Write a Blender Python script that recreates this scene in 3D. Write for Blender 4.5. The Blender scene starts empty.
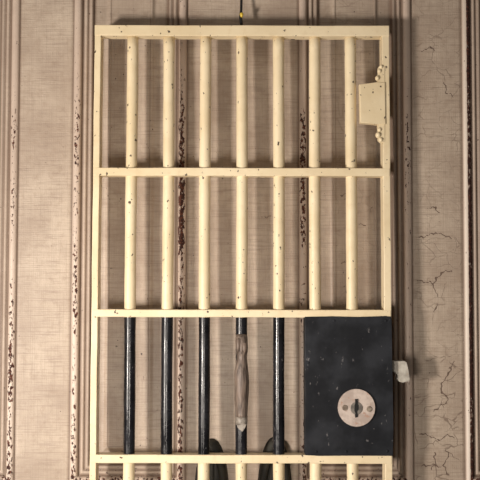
import bpy, bmesh, math, random
from mathutils import Vector, Matrix, Euler
random.seed(7)
S = bpy.context.scene
COL = S.collection

# ---------------------------------------------------------------- camera
F = 900.0                                   # focal length in pixels of a 480 frame
CAM_Y, CAM_Z = -1.865, 1.35
cd = bpy.data.cameras.new('camera')
cd.sensor_width = 36.0
cd.lens = 36.0 * F / 480.0
cam = bpy.data.objects.new('camera', cd)
COL.objects.link(cam)
cam.location = (0, CAM_Y, CAM_Z)
ROT = Euler((math.radians(90 + 2.65), 0, 0)).to_matrix() @ Matrix.Rotation(math.radians(0.13), 3, 'Z')
cam.rotation_euler = ROT.to_euler()
S.camera = cam

# ---------------------------------------------------------------- world, lights, exposure
w = bpy.data.worlds.new('room_light'); S.world = w
w.use_nodes = True
w.node_tree.nodes['Background'].inputs[0].default_value = (1.0, 0.90, 0.80, 1)
w.node_tree.nodes['Background'].inputs[1].default_value = 0.10

def area(name, loc, target, size, power, col, sy=None):
    l = bpy.data.lights.new(name, 'AREA')
    l.energy = power; l.color = col; l.size = size
    if sy: l.shape = 'RECTANGLE'; l.size_y = sy
    o = bpy.data.objects.new(name, l); COL.objects.link(o)
    o.location = loc
    o.rotation_euler = (Vector(target) - Vector(loc)).to_track_quat('-Z', 'Y').to_euler()
    return o
area('key_lamp', (-1.20, -1.34, 1.10), (-0.05, 0, 1.28), 0.18, 33.5, (1.0, 0.91, 0.82), 0.26)
area('low_lamp', (-0.16, -0.92, 1.08), (-0.05, 0, 1.22), 0.22, 4.2, (1.0, 0.91, 0.82), 0.28)
area('top_fill', (0.1, -1.3, 2.5), (0.0, 0, 1.3), 0.7, 1.5, (1.0, 0.88, 0.76))  # weak fill light added from above, no fitting known there
S.view_settings.view_transform = 'Standard'
S.view_settings.look = 'None'
S.view_settings.exposure = 0.0
S.view_settings.gamma = 1.0

# ---------------------------------------------------------------- helpers
def pix(px, py, Y):
    d = ROT @ Vector(((px - 240) / F, -(py - 240) / F, -1.0))
    t = (Y - CAM_Y) / d.y
    return Vector((d.x * t, Y, CAM_Z + d.z * t))

def link(name, me, mats, parent=None, label=None, smooth=False):
    o = bpy.data.objects.new(name, me)
    for m in (mats if isinstance(mats, (list, tuple)) else [mats]):
        me.materials.append(m)
    COL.objects.link(o)
    if parent is not None: o.parent = parent
    if label: o['label'] = label
    if smooth:
        for p in me.polygons: p.use_smooth = True
    return o

def bmobj(name, bm, mats, parent=None, label=None, smooth=False):
    me = bpy.data.meshes.new(name)
    bmesh.ops.recalc_face_normals(bm, faces=bm.faces)
    bm.to_mesh(me); bm.free()
    return link(name, me, mats, parent, label, smooth)

def box(bm, x0, x1, y0, y1, z0, z1, bev=0.0, seg=2, mat=0):
    r = bmesh.ops.create_cube(bm, size=1.0)
    vs = r['verts']
    for v in vs:
        v.co = Vector(((x0 + x1) / 2 + v.co.x * (x1 - x0), (y0 + y1) / 2 + v.co.y * (y1 - y0), (z0 + z1) / 2 + v.co.z * (z1 - z0)))
    fs = list({f for v in vs for f in v.link_faces})
    for f in fs: f.material_index = mat
    if bev > 0:
        es = list({e for v in vs for e in v.link_edges})
        bmesh.ops.bevel(bm, geom=es, offset=bev, segments=seg, profile=0.5, affect='EDGES')

def rod(bm, p0, rings, n=20, mat=None, sx=1.0, sy=1.0):
    """vertical lathe: rings = [(z, radius, cx, cy)]"""
    prev = None
    for i, (z, r, cx, cy) in enumerate(rings):
        ring = [bm.verts.new((cx + sx * r * math.cos(2 * math.pi * k / n), cy + sy * r * math.sin(2 * math.pi * k / n), z)) for k in range(n)]
        if prev:
            for k in range(n):
                f = bm.faces.new((prev[k], prev[(k + 1) % n], ring[(k + 1) % n], ring[k]))
                f.smooth = True
                if mat: f.material_index = mat[i - 1]
        else:
            first = ring
        prev = ring
    bm.faces.new(list(reversed(first))); bm.faces.new(prev)

def prism(bm, pts, y0, y1, bev=0.0, mat=0):
    """pts: (x, z) outline, extruded from y0 (front) to y1 (back)"""
    a = [bm.verts.new((x, y0, z)) for x, z in pts]
    b = [bm.verts.new((x, y1, z)) for x, z in pts]
    n = len(pts)
    fs = [bm.faces.new(a), bm.faces.new(list(reversed(b)))]
    for i in range(n):
        fs.append(bm.faces.new((a[i], b[i], b[(i + 1) % n], a[(i + 1) % n])))
    for f in fs: f.material_index = mat
    if bev:
        es = [e for e in fs[0].edges]
        bmesh.ops.bevel(bm, geom=es, offset=bev, segments=2, profile=0.5, affect='EDGES')

# ---------------------------------------------------------------- materials
class NT:
    def __init__(self, name):
        self.m = bpy.data.materials.new(name); self.m.use_nodes = True
        self.t = self.m.node_tree; self.n = self.t.nodes; self.b = self.n['Principled BSDF']
        self.obj = self.n.new('ShaderNodeTexCoord').outputs['Object']
    def L(self, a, b): self.t.links.new(a, b)
    def put(self, v, sock):
        if hasattr(v, 'default_value') or hasattr(v, 'links'): self.L(v, sock)
        else: sock.default_value = v
    def noise(self, scale, detail=3, rough=0.55, vec=None, dist=0.0):
        x = self.n.new('ShaderNodeTexNoise'); x.inputs['Scale'].default_value = scale
        x.inputs['Detail'].default_value = detail; x.inputs['Roughness'].default_value = rough
        x.inputs['Distortion'].default_value = dist
        self.L(vec or self.obj, x.inputs['Vector']); return x.outputs[0]
    def voro(self, scale, feature='DISTANCE_TO_EDGE', vec=None):
        x = self.n.new('ShaderNodeTexVoronoi'); x.feature = feature
        x.inputs['Scale'].default_value = scale; self.L(vec or self.obj, x.inputs['Vector'])
        return x.outputs['Distance']
    def mapp(self, scale, vec=None, rot=(0, 0, 0)):
        x = self.n.new('ShaderNodeMapping'); x.inputs['Scale'].default_value = scale
        x.inputs['Rotation'].default_value = rot
        self.L(vec or self.obj, x.inputs['Vector']); return x.outputs[0]
    def math(self, op, a, b=0.0, c=None):
        x = self.n.new('ShaderNodeMath'); x.operation = op
        self.put(a, x.inputs[0]); self.put(b, x.inputs[1])
        if c is not None: self.put(c, x.inputs[2])
        return x.outputs[0]
    def step(self, v, lo, hi, a=0.0, b=1.0):
        x = self.n.new('ShaderNodeMapRange'); x.interpolation_type = 'SMOOTHSTEP'
        self.put(v, x.inputs[0]); x.inputs[1].default_value = lo; x.inputs[2].default_value = hi
        x.inputs[3].default_value = a; x.inputs[4].default_value = b
        return x.outputs[0]
    def mix(self, f, a, b, mode='MIX'):
        x = self.n.new('ShaderNodeMix'); x.data_type = 'RGBA'; x.blend_type = mode
        self.put(f, x.inputs[0])
        for v, s in ((a, x.inputs[6]), (b, x.inputs[7])):
            if isinstance(v, tuple): s.default_value = (*v, 1)
            else: self.L(v, s)
        return x.outputs[2]
    def attr(self, name):
        x = self.n.new('ShaderNodeAttribute'); x.attribute_name = name; return x.outputs['Fac']
    def bump(self, h, dist, strength=1.0, prev=None):
        x = self.n.new('ShaderNodeBump'); x.inputs['Distance'].default_value = dist
        x.inputs['Strength'].default_value = strength; self.L(h, x.inputs['Height'])
        if prev is not None: self.L(prev, x.inputs['Normal'])
        return x.outputs[0]
    def out(self, col=None, rough=None, metal=None, normal=None, spec=None):
        b = self.b
        if col is not None:
            if isinstance(col, tuple): b.inputs['Base Color'].default_value = (*col, 1)
            else: self.L(col, b.inputs['Base Color'])
        if rough is not None: self.put(rough, b.inputs['Roughness'])
        if metal is not None: self.put(metal, b.inputs['Metallic'])
        if normal is not None: self.L(normal, b.inputs['Normal'])
        if spec is not None: b.inputs['Specular IOR Level'].default_value = spec
        return self.m

U = 1.865 / F                                # one photo pixel on the wall plane, metres

def wall_material():
    t = NT('pressed_metal_paint')
    sep = t.n.new('ShaderNodeSeparateXYZ'); t.L(t.obj, sep.inputs[0])
    X, Z = sep.outputs[0], sep.outputs[2]
    bead, rust, crk = t.attr('bead'), t.attr('rust'), t.attr('crack')
    groove_shade = t.attr('groove_shade')
    # paint: mottled taupe, streaked vertically and horizontally like brushed-over linen stamping
    n1 = t.noise(7, 4); n2 = t.noise(60, 4, 0.65)
    sv = t.noise(1.0, 3, 0.6, t.mapp((420, 1, 9)))
    sh = t.noise(1.0, 3, 0.6, t.mapp((14, 1, 360)))
    base = t.mix(t.step(n1, 0.3, 0.7), (0.375, 0.292, 0.226), (0.53, 0.437, 0.345))
    base = t.mix(t.step(n2, 0.45, 0.75, 0, 0.5), base, (0.31, 0.225, 0.165))
    fieldm = t.math('SUBTRACT', 1.0, bead)
    base = t.mix(t.math('MULTIPLY', t.step(sv, 0.45, 0.72), 0.35), base, (0.30, 0.23, 0.18))
    base = t.mix(t.math('MULTIPLY', fieldm, t.math('MULTIPLY', t.step(sh, 0.46, 0.70), 0.6)), base, (0.28, 0.21, 0.165))
    base = t.mix(t.math('MULTIPLY', bead, 0.65), base, (0.545, 0.43, 0.355))
    base = t.mix(t.math('MULTIPLY', groove_shade, 0.85), base, (0.11, 0.064, 0.04))  # shade of grooves and panel steps put into the colour as dark brown
    base = t.mix(t.attr('pale'), base, (0.86, 0.76, 0.66))
    # small dark flecks everywhere
    fl = t.step(t.noise(150, 2, 0.5), 0.735, 0.76)
    base = t.mix(fl, base, (0.07, 0.045, 0.035))
    # chips of paint gone to rust
    ch = t.noise(1.0, 4, 0.62, t.mapp((200, 160, 112)))
    rv = t.math('ADD', ch, t.math('MULTIPLY', rust, 0.305))
    rm = t.step(rv, 0.715, 0.745)
    rc = t.mix(t.step(t.noise(300, 2), 0.45, 0.65), (0.040, 0.016, 0.012), (0.14, 0.048, 0.028))
    halo = t.step(rv, 0.66, 0.715)
    base = t.mix(t.math('MULTIPLY', halo, 0.35), base, (0.74, 0.62, 0.52))
    base = t.mix(rm, base, rc)
    # hairline craze in the old paint
    wv = t.n.new('ShaderNodeVectorMath'); wv.operation = 'ADD'
    nn = t.n.new('ShaderNodeTexNoise'); nn.inputs['Scale'].default_value = 30; t.L(t.obj, nn.inputs['Vector'])
    sc = t.n.new('ShaderNodeVectorMath'); sc.operation = 'SCALE'; sc.inputs['Scale'].default_value = 0.035
    t.L(nn.outputs['Color'], sc.inputs[0]); t.L(t.obj, wv.inputs[0]); t.L(sc.outputs[0], wv.inputs[1])
    vo = t.voro(1.0, vec=t.mapp((22, 0.01, 34), wv.outputs[0]))
    keep = t.step(t.noise(26, 2), 0.44, 0.54)
    line = t.math('MULTIPLY', t.math('SUBTRACT', 1.0, t.step(vo, 0.008, 0.030)), t.math('MULTIPLY', keep, crk))
    # the long cracks are measured out on the mesh, see CRACKS
    big = t.step(t.attr('crack_line'), 0.25, 0.75)
    lines = t.math('MAXIMUM', t.math('MULTIPLY', line, 0.75), big)
    base = t.mix(t.math('MULTIPLY', lines, 0.85), base, (0.10, 0.060, 0.042))
    # linen stamping on the flats
    gx = t.math('SINE', t.math('MULTIPLY', X, 2 * math.pi / 0.0043))
    gz = t.math('SINE', t.math('MULTIPLY', Z, 2 * math.pi / 0.0043))
    gm = t.step(t.noise(1.0, 3, 0.6, t.mapp((60, 1, 130))), 0.38, 0.66)
    grid = t.math('MULTIPLY', t.math('MULTIPLY', t.math('MULTIPLY_ADD', gx, 0.6, gz), gm), fieldm)
    hgt = t.math('ADD', t.math('MULTIPLY', grid, 0.16), t.math('MULTIPLY', n2, 1.4))
    hgt = t.math('SUBTRACT', hgt, t.math('MULTIPLY', rm, 1.2))
    hgt = t.math('SUBTRACT', hgt, t.math('MULTIPLY', lines, 1.2))
    nrm = t.bump(hgt, 0.0007, 0.8)
    rough = t.math('ADD', 0.5, t.math('MULTIPLY', rm, 0.35))
    return t.out(base, rough, 0.0, nrm, 0.4)

def cream_paint():
    t = NT('cream_paint')
    n1 = t.noise(10, 3); n2 = t.noise(70, 3)
    c = t.mix(t.step(n1, 0.3, 0.7), (0.74, 0.605, 0.385), (0.84, 0.71, 0.485))
    c = t.mix(t.step(n2, 0.5, 0.8, 0, 0.35), c, (0.66, 0.50, 0.29))
    geo = t.n.new('ShaderNodeNewGeometry')
    v = t.noise(1.0, 3, 0.5, t.mapp((125, 125, 95), geo.outputs['Position']))
    ch = t.step(v, 0.68, 0.70)
    c = t.mix(ch, c, (0.06, 0.038, 0.025))
    h = t.math('SUBTRACT', t.math('MULTIPLY', n2, 1.0), t.math('MULTIPLY', ch, 0.9))
    return t.out(c, 0.42, 0.0, t.bump(h, 0.0008, 0.6), 0.5)

def black_paint(name, worn=0.66, base=(0.005, 0.005, 0.0065), rough=0.22, spec=0.4):
    t = NT(name)
    n1 = t.noise(1.0, 4, 0.65, t.mapp((120, 120, 60)))
    sp = t.noise(230, 2)
    c = t.mix(t.step(t.noise(18, 3), 0.35, 0.7), base, tuple(x * 2.1 + 0.004 for x in base))
    c = t.mix(t.step(n1, worn, worn + 0.05, 0, 0.6), c, (0.20, 0.19, 0.19))
    h = t.math('ADD', t.math('MULTIPLY', sp, 0.5), n1)
    return t.out(c, t.step(t.noise(40, 3), 0.3, 0.7, rough - 0.07, rough + 0.14), 0.0, t.bump(h, 0.00028, 0.5), spec)

def simple(name, c1, c2, scale, rough, metal=0.0, bump=0.0006, spots=None):
    t = NT(name)
    n = t.noise(scale, 4)
    c = t.mix(t.step(n, 0.35, 0.68), c1, c2)
    if spots:
        c = t.mix(t.step(t.noise(scale * 2.3, 3), 0.58, 0.70), c, spots)
    return t.out(c, rough, metal, t.bump(n, bump, 0.6))

M_WALL = wall_material()
M_CREAM = cream_paint()
M_BLACK = black_paint('glossy_black_paint')
M_PLATE = black_paint('black_lock_paint', 0.66, (0.010, 0.011, 0.0135), 0.62, 0.16)
M_DISC = simple('worn_white_metal', (0.40, 0.32, 0.275), (0.56, 0.47, 0.41), 60, 0.5, 0.0, 0.0005, (0.40, 0.26, 0.20))
M_CYL = simple('dull_nickel', (0.13, 0.115, 0.10), (0.25, 0.22, 0.19), 90, 0.4, 0.2)
M_SCREW = simple('dull_screw', (0.16, 0.12, 0.09), (0.34, 0.28, 0.22), 120, 0.42, 0.2)
M_DARK = simple('keyhole_black', (0.004, 0.004, 0.004), (0.008, 0.007, 0.006), 40, 0.8)
M_BOLT = simple('silver_bolt', (0.34, 0.31, 0.265), (0.56, 0.53, 0.46), 50, 0.45, 0.0, 0.0006, (0.42, 0.34, 0.26))
M_WOOD = None
M_IRON = simple('dark_iron', (0.007, 0.006, 0.004), (0.020, 0.017, 0.010), 45, 0.75, 0.0)
M_BRASS = simple('yellow_tag', (0.62, 0.42, 0.03), (0.75, 0.55, 0.08), 200, 0.4)
M_WIRE = simple('black_wire', (0.006, 0.006, 0.006), (0.015, 0.013, 0.012), 200, 0.5)
def wood():
    t = NT('worn_grey_wood')
    g = t.noise(1.0, 4, 0.6, t.mapp((330, 330, 22)))
    g2 = t.noise(30, 3)
    c = t.mix(t.step(g, 0.32, 0.68), (0.060, 0.042, 0.032), (0.235, 0.18, 0.145))
    c = t.mix(t.step(g2, 0.45, 0.7, 0, 0.5), c, (0.19, 0.125, 0.088))
    return t.out(c, 0.5, 0.0, t.bump(g, 0.001, 0.7))
M_WOOD = wood()
M_TIP = simple('pale_worn_tip', (0.17, 0.145, 0.12), (0.34, 0.30, 0.255), 90, 0.5, 0, 0.0008, (0.20, 0.16, 0.12))

# ---------------------------------------------------------------- the wall (setting)
def wx(px): return pix(px, 240, 0).x
# panels between beads (px at mid height); narrow and wide stiles alternate
xs = [(-213 - 106 - 59 - 106, -213 - 106 - 59), (-213 - 106, -213), (-92, 13), (76, 182), (303, 408), (467.5, 573), (694, 800), (859, 965)]
rows = [(-560, 481), (535, 1400)]            # top and bottom bead centre of each row of panels
zof = lambda py: pix(240, py, 0).z
RECT = [(wx(a), wx(b), zof(r1), zof(r0)) for a, b in xs for r0, r1 in rows]

PROFILE = [(-7, 0), (-5.6, -0.5), (-4.6, -0.9), (-4.0, 0.2), (-3.2, 2.4), (-2, 3.6), (0, 4.2), (2, 3.6), (3.2, 2.2), (4.0, -0.5),
           (5.0, -2.6), (6.0, -2.8), (6.8, -0.8), (8.0, 0.1), (9.2, -0.6), (10.2, -2.6), (11.0, -2.8), (12.0, -1.2), (13.6, -0.8),
           (15.0, -2.0), (16.0, -5.2), (17.0, -5.6), (27.5, -5.6), (29, -5.0), (31.2, -2.2), (32.4, -1.6), (33.4, -2.7), (400, -2.7)]
GROOVE_SHADE = [(-7, 0), (-5.6, .3), (-4.4, 1), (-3.4, 0), (3.4, 0), (4.4, 1), (5.8, .8), (7, 0), (9, .1), (10.2, 1), (11.5, .4), (13, .1), (15.2, 1), (17, .6), (19, 0), (32.4, 0), (33.2, .45), (34, 0), (400, 0)]
def interp(tab, d):
    if d <= tab[0][0]: return tab[0][1]
    for (a, va), (b, vb) in zip(tab, tab[1:]):
        if d <= b: return va + (vb - va) * (d - a) / (b - a)
    return tab[-1][1]
# how worn each vertical bead is, by height in the photo
RUST = {13: [(0, .1), (95, .25), (135, .75), (160, .3), (180, .6), (225, .5), (250, .2), (340, .75), (375, .9), (420, .65), (470, .9)],
        76: [(0, .15), (60, .2), (90, .45), (125, .7), (155, .7), (175, .55), (230, .4), (280, .75), (330, .65), (370, .4), (420, .6), (480, .8)],
        182: [(0, .35), (30, .3), (60, .3), (100, .75), (130, .95), (160, 1.0), (190, 1.15), (240, 1.15), (265, .7), (320, .7), (380, .75), (440, .8), (480, .9)],
        303: [(0, .3), (40, .2), (100, .2), (120, .75), (150, .95), (190, .95), (235, .7), (260, .2), (300, .45), (440, .5), (465, .8)],
        408: [(0, .1), (100, .2), (125, .6), (160, .65), (200, .45), (260, .3), (480, .3)],
        467.5: [(0, 1.25), (80, 1.3), (98, .9), (102, .5), (106, 1.0), (140, .9), (160, 1.0), (300, 1.2), (390, 1.25), (400, 1.0), (480, 1.25)]}

import numpy as np
def axis(lo, hi, spans, coarse):
    out, p = [], lo
    while p < hi:
        out.append(p)
        p += next((st for a, b, st in spans if a <= p < b), coarse)
    return np.array(out)
PX = axis(-240, 720, [(-4, 484, 0.6)], 1.8)
PZ = axis(-330, 860, [(-5, 440, 1.0), (440, 485, 0.7), (485, 572, 1.6)], 11.0)
vx = np.array([wx(p) for p in PX]); vz = np.array([zof(p) for p in PZ])
GX, GZ = np.meshgrid(vx, vz); QX, QY = np.meshgrid(PX, PZ)
best = np.full(GX.shape, -1e9); side = np.zeros(GX.shape); bot = np.zeros(GX.shape)
for r in RECT:
    sd = np.minimum(GX - r[0], r[1] - GX) / U; ed = np.minimum(GZ - r[2], r[3] - GZ) / U
    d = np.minimum(sd, ed); m = d > best
    best = np.where(m, d, best); side = np.where(m, sd, side); bot = np.where(m, ed, bot)
tab = lambda T, v: np.interp(v, [a for a, _ in T], [c for _, c in T])
H = 1.35 * tab(PROFILE, best)
# old sheet metal is never quite straight
H += 0.35 * np.sin(GX * 9 + 1.3 * np.sin(GZ * 5)) * np.sin(GZ * 7 + 0.5)
# lap seam where two sheets meet in the middle of the wide stile
H += np.where(best < -6, 0.9 / (1 + np.exp((QX - 240.6) * 2.2)) * (np.abs(QX - 240) < 60), 0)
aB = np.where(np.abs(best) < 4.2, 1.0, np.where((best >= 4.2) & (best < 16), 0.5, 0.0))
aG = tab(GROOVE_SHADE, best)
vert = np.abs(side - best) < 0.02
aR = np.zeros(GX.shape)
keys = np.array(sorted(RUST)); near = keys[np.argmin(np.abs(QX[..., None] - keys), axis=-1)]
for k in keys:
    v = tab(RUST[k], QY)
    if k == 467.5: fall = np.where((best > 0.3) & (best < 5.2), 1.0, 0.05)
    elif k == 182: fall = np.clip(1 - ((best - 0.6) / 4.6) ** 2, 0, 1)
    else: fall = np.clip(1 - (best / 4.2) ** 2, 0, 1)
    m = vert & (near == k) & (np.abs(QX - k) < 9)
    aR = np.where(m, v * fall, aR)
aR = np.where(~vert & (np.abs(best) < 6), np.clip(1 - (best / 6.5) ** 2, 0, 1) * 0.8, aR)
aR = np.where(~vert & (best >= 6) & (best < 13), 0.3, aR)
aR *= (best > -5.5) & (best < 13)
aR = np.clip(aR, 0, 2)
flat = (best < -6) | (best > 33)
aP = np.where(vert & (near == 467.5) & (np.abs(QX - 466) < 9), np.clip(1 - np.abs(best + 1.6) / 2.2, 0, 1) ** 0.6 * np.clip(0.35 + QY / 300, 0, 0.85), 0)
aP = np.maximum(aP, np.where(vert & ((near == 13) | (near == 76)) & (np.abs(QX - near) < 9), np.clip(1 - np.abs(best) / 4, 0, 1) * np.clip((QY - 150) / 500, 0, 0.45), 0))
aC = np.where(flat, 0.08, 0.0)
zone = flat & (QX > 410) & (QX < 462)
aC = np.where(zone, 0.30 + 0.5 * ((QY > 355) & (QY < 480)) + 0.2 * (((QY > 235) & (QY < 310)) | ((QY > 30) & (QY < 150))), aC)
aC = np.where(flat & (QX > 323) & (QX < 378), 0.3, aC)
CRACKS = [
    [(453, 362, .2), (446, 374, 1.2), (439, 389, .5)],
    [(439, 389, .4), (447, 398, .5), (446, 402, .4), (437, 407, .5), (433, 411, .4)],
    [(418, 433, .3), (430, 436, .6), (437, 440, .4), (445, 435, .6), (452, 436, .4)],
    [(445, 448, .3), (447, 456, .6), (442, 466, .5), (447, 474, .3)],
    [(433, 452, .4), (434, 462, .5), (430, 470, .5)], [(420, 466, .3), (430, 464, .6), (440, 467, .3)],
    [(418, 280, .3), (433, 283, .6), (441, 272, .6), (452, 270, .3)], [(433, 283, .5), (437, 296, .4)],
    [(420, 237, .3), (438, 232, .4), (452, 238, .3)], [(424, 50, .3), (434, 47, .5), (438, 50, .3)],
    [(428, 208, .3), (436, 207, .5), (440, 213, .3)], [(446, 82, .3), (448, 92, .4), (455, 96, .3)],
    [(434, 311, .3), (437, 302, .4)], [(340, 195, .3), (348, 194, .5)], [(341, 262, .3), (346, 263, .5)],
    [(360, 224, .3), (366, 225, .4)], [(261, 217, .3), (272, 216, .4)]]
WX = QX + 0.8 * np.sin(QY * 0.55 + 2 * np.sin(QX * .31)) + 0.45 * np.sin(QY * 1.3 + QX * .2)
WY = QY + 0.8 * np.sin(QX * 0.6 + 2 * np.sin(QY * .27)) + 0.45 * np.sin(QX * 1.4 + QY * .3)
aL = np.zeros(GX.shape)
for c in CRACKS:
    for (x0, y0, w0), (x1, y1, w1) in zip(c, c[1:]):
        l2 = (x1 - x0) ** 2 + (y1 - y0) ** 2
        h = np.clip(((WX - x0) * (x1 - x0) + (WY - y0) * (y1 - y0)) / l2, 0, 1)
        dd = np.hypot(WX - x0 - h * (x1 - x0), WY - y0 - h * (y1 - y0)) - (w0 + (w1 - w0) * h) * 0.25
        aL = np.maximum(aL, np.clip(1 - dd / 0.75, 0, 1))
nz, nx = GX.shape
verts = np.stack([GX, -H * 0.001, GZ], -1).reshape(-1, 3).tolist()
I = np.arange(nz * nx).reshape(nz, nx)
faces = np.stack([I[:-1, :-1], I[1:, :-1], I[1:, 1:], I[:-1, 1:]], -1).reshape(-1, 4).tolist()
# give the sheet a body: a thick backing behind it
n0 = len(verts)
x0, x1, z0, z1 = vx[0], vx[-1], vz[-1], vz[0]
for a, b in ((x0, z0), (x1, z0), (x1, z1), (x0, z1)): verts.append((a, 0.09, b))
faces.append((n0, n0 + 1, n0 + 2, n0 + 3))
bl, br, tr, tl = (nz - 1) * nx, nz * nx - 1, nx - 1, 0
faces += [(bl, n0, n0 + 3, tl), (br, tr, n0 + 2, n0 + 1),
          tuple([n0 + 3, n0 + 2] + list(range(tr, tl - 1, -1))), tuple([n0 + 1, n0] + list(range(bl, br + 1)))]
me = bpy.data.meshes.new('wall_back')
me.from_pydata(verts, [], faces)
for nm, arr in (('bead', aB), ('rust', aR), ('crack', aC), ('groove_shade', aG), ('crack_line', aL), ('pale', aP)):
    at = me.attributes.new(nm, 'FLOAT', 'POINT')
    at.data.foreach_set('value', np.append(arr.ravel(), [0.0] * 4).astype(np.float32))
me.update()
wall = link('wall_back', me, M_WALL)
me.polygons.foreach_set('use_smooth', [len(f) == 4 and i < len(faces) - 5 for i, f in enumerate(faces)])
wall['kind'] = 'structure'
wall['label'] = 'taupe painted pressed metal wall panelling with beaded mouldings and rust chips'

# ---------------------------------------------------------------- the barred gate
YF = -0.068                                   # front plane of the flat bars
YC = -0.053                                   # centre plane of the round bars
YB = -0.031
YR = -0.041                                   # back of the crossbars
gate = bpy.data.objects.new('cell_gate', None); COL.objects.link(gate)
g0 = pix(240, 618, YC)
gate.location = (g0.x, YC, g0.z)
gate['label'] = 'cream iron cell gate with seven round bars and a black lock box'
gate['category'] = 'gate'
def child(o): o.matrix_parent_inverse = Matrix.Translation(-gate.location); return o
def gp(name, bm, mats, label=None, smooth=False): return child(bmobj(name, bm, mats, gate, label, smooth))
def fx(px): return pix(px, 240, YF).x
def fz(py): return pix(240, py, YF).z

def flat_bar(name, x0, x1, z0, z1, wob=0.00025, label=None, yf=YF, yb=YB, along='z'):
    """flat iron bar set on edge, hand-forged: its long faces waver slightly"""
    bm = bmesh.new()
    box(bm, x0, x1, yf, yb, z0, z1, 0.0013)
    L = max(x1 - x0, z1 - z0)
    ax = 0 if (x1 - x0) > (z1 - z0) else 2
    a = 0 if ax == 0 else 2
    n = int(L / 0.02)
    lo = x0 if ax == 0 else z0
    for k in range(1, n):
        pos = lo + L * k / n
        co = Vector((pos, 0, 0)) if ax == 0 else Vector((0, 0, pos))
        no = Vector((1, 0, 0)) if ax == 0 else Vector((0, 0, 1))
        bmesh.ops.bisect_plane(bm, geom=bm.verts[:] + bm.edges[:] + bm.faces[:], plane_co=co, plane_no=no)
    ph = random.random() * 50
    for v in bm.verts:
        s = (v.co.x if ax == 0 else v.co.z) * 23 + ph
        d = wob * (math.sin(s) + 0.6 * math.sin(2.7 * s + 1))
        if ax == 0: v.co.z += d
        else: v.co.x += d
    return gp(name, bm, M_CREAM, label)

XL0, XL1, XR0, XR1 = fx(91.8), fx(98.2), fx(384), fx(391.2)
ZT0, ZT1 = fz(35.4), fz(25)
ZBOT = fz(618)
flat_bar('stile', XL0, XL1, ZBOT, ZT1)
flat_bar('stile', XR0, XR1, ZBOT, ZT1)
flat_bar('top_rail', XL0, XR1, ZT0, ZT1 + 0.0005, yf=YF - 0.0008, yb=YR)
for y0, y1 in ((168, 176), (310, 317.6), (454.8, 463.3), (610, 618)):
    flat_bar('crossbar', XL0 + 0.001, XR1 - 0.001, fz(y1), fz(y0), yf=YF - 0.0006, yb=YR)

BARX = [130.6, 167.8, 204.6, 241.8, 278.9, 315.2, 351.8]
RB = 5.75 * (1.865 - 0.047) / F
zb0, zb1 = pix(240, 317.5, YC).z, pix(240, 455, YC).z
for k, b in enumerate(BARX):
    x = pix(b, 240, YC).x
    ztop = ZT0 + 0.004; zlo = ZBOT + 0.004
    rings, mats = [], []
    marks = [zlo, zb1 - 0.001, zb1, zb0, zb0 + 0.001, ztop]
    zz = sorted(set([zlo + (ztop - zlo) * i / 44 for i in range(45)] + [zb1, zb0]))
    ph = random.random() * 9
    for z in zz:
        rings.append((z, RB * (1 + 0.018 * math.sin(z * 31 + ph) + 0.012 * math.sin(z * 83 + ph * 2)), x + 0.0005 * math.sin(z * 9 + ph), YC))
    for a, b2 in zip(zz, zz[1:]):
        m = 1 if (a >= zb1 - 1e-6 and b2 <= zb0 + 1e-6) else 0
        mats.append(m)
    bm = bmesh.new(); rod(bm, None, rings, 24, mats)
    lab = 'cream round bar painted black between the two lower crossbars' if k < 5 else 'cream round bar passing behind the black lock box'
    gp('bar', bm, [M_CREAM, M_BLACK], lab)

# wooden grip on the fourth bar
hx = pix(241.6, 380, YC).x
hz = lambda py: pix(240, py, YC).z
HC = YC - 0.004
prf = [(334.0, 3.6), (334.6, 5.2), (337, 6.0), (342, 6.1), (347, 6.2), (351, 5.9), (355, 5.2), (358, 5.1), (361, 5.6), (366, 6.3), (373, 7.0), (382, 7.3),
       (392, 7.2), (400, 6.8), (408, 6.1), (414, 5.7), (417, 5.8)]
bm = bmesh.new()
k0 = (1.865 - 0.05) / F
rod(bm, None, [(hz(y), r * k0, hx + 0.0004 * math.sin(y * .2), HC - (0.002 if 335 < y < 352 else 0) - max(0, (r - 6) * 0.0016)) for y, r in prf], 28, None, 1.0, 1.12)
grip = gp('grip', bm, M_WOOD, 'worn grey-brown carved wooden grip')
# carved notch pieces near its head
bm = bmesh.new()
for dx, y0, y1 in ((-3.1, 337, 352), (2.9, 341, 353)):
    rod(bm, None, [(hz(y1), .6 * k0, hx + dx * k0, HC - 0.013), (hz((y0 * .3 + y1 * .7)), 2.3 * k0, hx + dx * k0, HC - 0.013),
                   (hz(y0 + 2), 2.6 * k0, hx + dx * k0, HC - 0.0125), (hz(y0), 1.0 * k0, hx + dx * .8 * k0, HC - 0.0115)], 12)
o = bmobj('carved_lobe', bm, M_WOOD, grip)
# pale lower tip: a tapering tongue with a small notch
bm = bmesh.new()
tipr = [(416.2, 5.9), (419, 6.0), (422, 5.9), (424, 5.6)]
rod(bm, None, [(hz(y), r * k0, hx, HC - 0.0005) for y, r in tipr], 24, None, 1.0, 1.1)
prism(bm, [(hx - 5 * k0, hz(423)), (hx + 5 * k0, hz(423)), (hx + 3.2 * k0, hz(427.5)), (hx + 0.6 * k0, hz(430.5)), (hx - 1.6 * k0, hz(428.2)), (hx - 3.8 * k0, hz(426.5))], HC - 0.0135, HC - 0.009, 0.001)
o = bmobj('tip', bm, M_TIP, grip, 'pale worn lower tip of the wooden grip')

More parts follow.
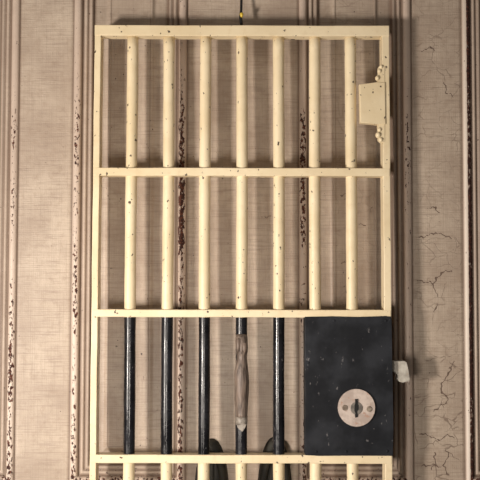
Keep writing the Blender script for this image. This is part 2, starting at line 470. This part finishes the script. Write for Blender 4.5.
# black lock box
lx0, lx1, lz1, lz0 = fx(304.7), fx(391.4), fz(317.2), fz(455.2)
bm = bmesh.new()
LY = YF - 0.0035
prism(bm, [(lx0, lz1 + .0006), (fx(330), lz1 + .0014), (fx(356), lz1 + 0.0002), (fx(384), lz1 + .0022), (lx1 - .002, lz1 + .0012), (lx1, lz1 - .006),
           (lx1 + .0004, fz(380)), (lx1 + .0012, fz(430)), (lx1 + .0002, lz0), (fx(350), lz0 + .0004), (fx(318), lz0 - .0002), (fx(305), lz0 + .001)][::-1], LY, YB, 0.0016)
lock = gp('lock_box', bm, M_PLATE, 'flat black lock box at the right side of the gate')
def lp(name, bm, m, label=None, smooth=False): return bmobj(name, bm, m, lock, label, smooth)
def disc(bm, cx, cz, r, yf, yb, n=48, bev=0.0008):
    prism(bm, [(cx + r * math.cos(2 * math.pi * i / n), cz + r * math.sin(2 * math.pi * i / n)) for i in range(n)], yf, yb, bev)
k1 = (1.865 - 0.0735) / F
lpx = lambda px: pix(px, 407, LY).x
lpz = lambda py: pix(356, py, LY).z
bm = bmesh.new(); disc(bm, lpx(356.2), lpz(407.6), 18.4 * k1, LY - 0.0045, LY + 0.001, 64, 0.0015)
esc = gp('escutcheon', bm, M_DISC, 'round worn white metal keyhole plate')
bm = bmesh.new(); disc(bm, lpx(356.2), lpz(408), 6.2 * k1, LY - 0.0058, LY, 32)
cyl = bmobj('lock_cylinder', bm, M_CYL, esc)
bm = bmesh.new()
kx = lpx(356.0)
pts = [(-1.3, 9.0), (1.6, 9.2), (1.5, 4.0), (2.2, 3.6), (2.2, -1.2), (0.9, -3), (1.1, -5.2), (1.5, -6.0), (1.2, -8.6), (-1.2, -9.2), (-1.6, -6.4), (-0.9, -5.0), (-2.0, -2.5), (-1.9, 3.0), (-1.2, 5)]
prism(bm, [(kx + a * k1, lpz(408) + b * k1) for a, b in pts][::-1], LY - 0.0062, LY - 0.0005)
bmobj('keyhole', bm, M_DARK, esc, 'black upright keyhole slot')
for sx, sy in ((344.6, 407.6), (368.9, 408.8)):
    bm = bmesh.new(); disc(bm, lpx(sx), lpz(sy), 2.9 * k1, LY - 0.0060, LY - 0.001, 20, 0.0007)
    c = (lpx(sx), lpz(sy))
    s = bmobj('screw', bm, M_SCREW, esc)
# latch bolt sticking out to the right
bm = bmesh.new()
q = lambda px, py: (pix(px, py, -0.052).x, pix(px, py, -0.052).z)
prism(bm, [q(388, 361), q(404.4, 360.8), q(406.2, 362.2), q(407.6, 369), q(409.4, 379), q(408.6, 381), q(402, 382.4), q(398.6, 381.4), q(396.6, 378.6), q(397.6, 375), q(395.4, 371.5), q(388, 370.5)], -0.060, -0.040, 0.0014)
gp('latch_bolt', bm, M_BOLT, 'pale metal latch bolt sticking out beside the lock box')

# cream keeper bracket with lumpy hinge ends on the right stile
bm = bmesh.new()
BY = YF - 0.003
g = lambda px, py: (pix(px, py, BY).x, pix(px, py, BY).z)
prism(bm, [g(360, 84.0), g(378, 82), g(386, 81.8), g(386.5, 124.0), g(378, 124.2), g(360.8, 122.6)], BY, YF + 0.012, 0.0018)
brk = gp('bracket', bm, M_CREAM, 'cream box bracket on the right stile')
bm = bmesh.new()
prism(bm, [g(379.6, 66.0), g(383.5, 64.2), g(386, 66), g(386, 141), g(383.2, 143), g(379.4, 139.5), g(378.8, 126), g(378.6, 80)][::-1], BY + 0.002, YF + 0.016, 0.0015)
bmobj('bracket_strap', bm, M_CREAM, brk)
for cx, cy, r in ((378.4, 77.6, 2.4), (380.4, 70.5, 2.2), (382.2, 66.2, 2.0), (380.4, 129.5, 2.2), (379.0, 134.8, 2.8), (381.6, 139.6, 2.4)):
    bm = bmesh.new()
    bmesh.ops.create_icosphere(bm, subdivisions=3, radius=r * k1)
    for v in bm.verts: v.co = Vector((v.co.x, v.co.y * 1.3, v.co.z * 1.15)) + Vector((g(cx, cy)[0], BY + 0.004, g(cx, cy)[1]))
    bmobj('knuckle', bm, M_CREAM, brk, None, True)

for rx, ry in ((334, 321), (386, 321), (316, 451.5), (346, 451.5), (387, 451), (308, 363)):
    bm = bmesh.new()
    bmesh.ops.create_icosphere(bm, subdivisions=3, radius=1.5 * k1)
    c = pix(rx, ry, LY)
    for v in bm.verts: v.co = Vector((v.co.x, v.co.y * 0.6, v.co.z)) + c
    bmobj('rivet', bm, M_PLATE, lock, None, True)

# the gate leans back a little: its top hangs closer to the wall
pv = Vector((0, YC, fz(400)))
TILT = Matrix.Rotation(math.radians(-0.75), 4, 'X') @ Matrix.Diagonal((1, 1, 1.002, 1))
gate.location = pv + TILT.to_3x3() @ (gate.location - pv)
gate.rotation_euler = (math.radians(-0.75), 0, 0)
gate.scale = (1, 1, 1.002)

# ---------------------------------------------------------------- hanging wire with its yellow tag
root = bpy.data.objects.new('hanging_wire', None); COL.objects.link(root)
top = pix(240, -330, -0.02)
base_pt = pix(241.6, 24, -0.034)
root.location = base_pt
root['label'] = 'thin black hanging wire with a yellow fastener above the top rail of the gate'
root['category'] = 'wire'
bm = bmesh.new()
rings = []
pts = [(pix(241.6, 26, -0.036)), pix(241.2, 22, -0.035), pix(240.6, 17, -0.033), pix(241.2, 10, -0.029), pix(241.4, 0, -0.026), pix(241.2, -60, -0.018), pix(241, -200, -0.008)]
rod(bm, None, [(p.z, 0.0026 if i > 2 else 0.0032, p.x, p.y) for i, p in enumerate(pts)], 12)
o = bmobj('wire', bm, M_WIRE, root); o.matrix_parent_inverse = Matrix.Translation(-root.location)
bm = bmesh.new()
c = pix(241.6, 15.2, -0.036)
rod(bm, None, [(c.z - 0.0045, 0.0012, c.x, c.y), (c.z - 0.002, 0.0028, c.x, c.y), (c.z + 0.001, 0.0038, c.x, c.y), (c.z + 0.0042, 0.0034, c.x, c.y), (c.z + 0.005, 0.002, c.x, c.y)], 14)
o = bmobj('fastener', bm, M_BRASS, root, 'small yellow fastener'); o.matrix_parent_inverse = Matrix.Translation(-root.location)

# ---------------------------------------------------------------- two dark iron shackles on the wall behind the bars
def shackle(px, py, lean, label):
    c = pix(px, py, -0.012)
    r = bpy.data.objects.new('shackle', None); COL.objects.link(r)
    r.location = (c.x, c.y, c.z - 0.09)
    r['label'] = label; r['category'] = 'shackle'; r['group'] = 'dark iron shackles behind the bars'
    bm = bmesh.new()
    n = 56
    A, B = 17.0 * U, 48 * U
    prev = first = None
    for i in range(n):
        a = 2 * math.pi * i / n
        s, co = math.sin(a), math.cos(a)
        ex = 0.86
        X = A * math.copysign(abs(s) ** ex, s) * (1.0 - 0.10 * co); Zc = B * co
        nx_, nz_ = s / A, co / B
        l = math.hypot(nx_, nz_); nx_, nz_ = nx_ / l, nz_ / l
        tk = 0.0175 + 0.009 * max(0, co) ** 2
        sec = [(0, 0.010), (0.0025, 0.0012), (0.004, -0.004), (tk * .6, -0.0065), (tk, -0.004), (tk + .001, 0.010)]
        ring = [bm.verts.new((X - nx_ * d, y, Zc - nz_ * d)) for d, y in sec]
        if prev:
            for k in range(6): bm.faces.new((prev[k], prev[(k + 1) % 6], ring[(k + 1) % 6], ring[k])).smooth = True
        else: first = ring
        prev = ring
    for k in range(6): bm.faces.new((prev[k], prev[(k + 1) % 6], first[(k + 1) % 6], first[k])).smooth = True
    for v in bm.verts: v.co.z += 0.09
    bmobj('hoop', bm, M_IRON, r)
    bm = bmesh.new()
    prism(bm, [((A - 0.012) * math.copysign(abs(math.sin(t)) ** 0.86, math.sin(t)) * (1 - 0.1 * math.cos(t)), 0.09 + (B - 0.012) * math.cos(t)) for t in [2 * math.pi * i / 40 for i in range(40)]], 0.0015, 0.009, 0.001)
    bmobj('inner_plate', bm, M_IRON, r)
    bm = bmesh.new()
    box(bm, -0.003, 0.003, -0.003, 0.004, 0.03, 0.09 + B - 0.02, 0.0012)
    bmobj('spine', bm, M_IRON, r)
    r.rotation_euler = (0, math.radians(lean), 0)
    return r
shackle(211.5, 488.5, 0, 'dark rounded iron shackle low behind the gate, left of the wooden grip')
shackle(275.0, 487, 0, 'dark rounded iron shackle low behind the gate, right of the wooden grip')
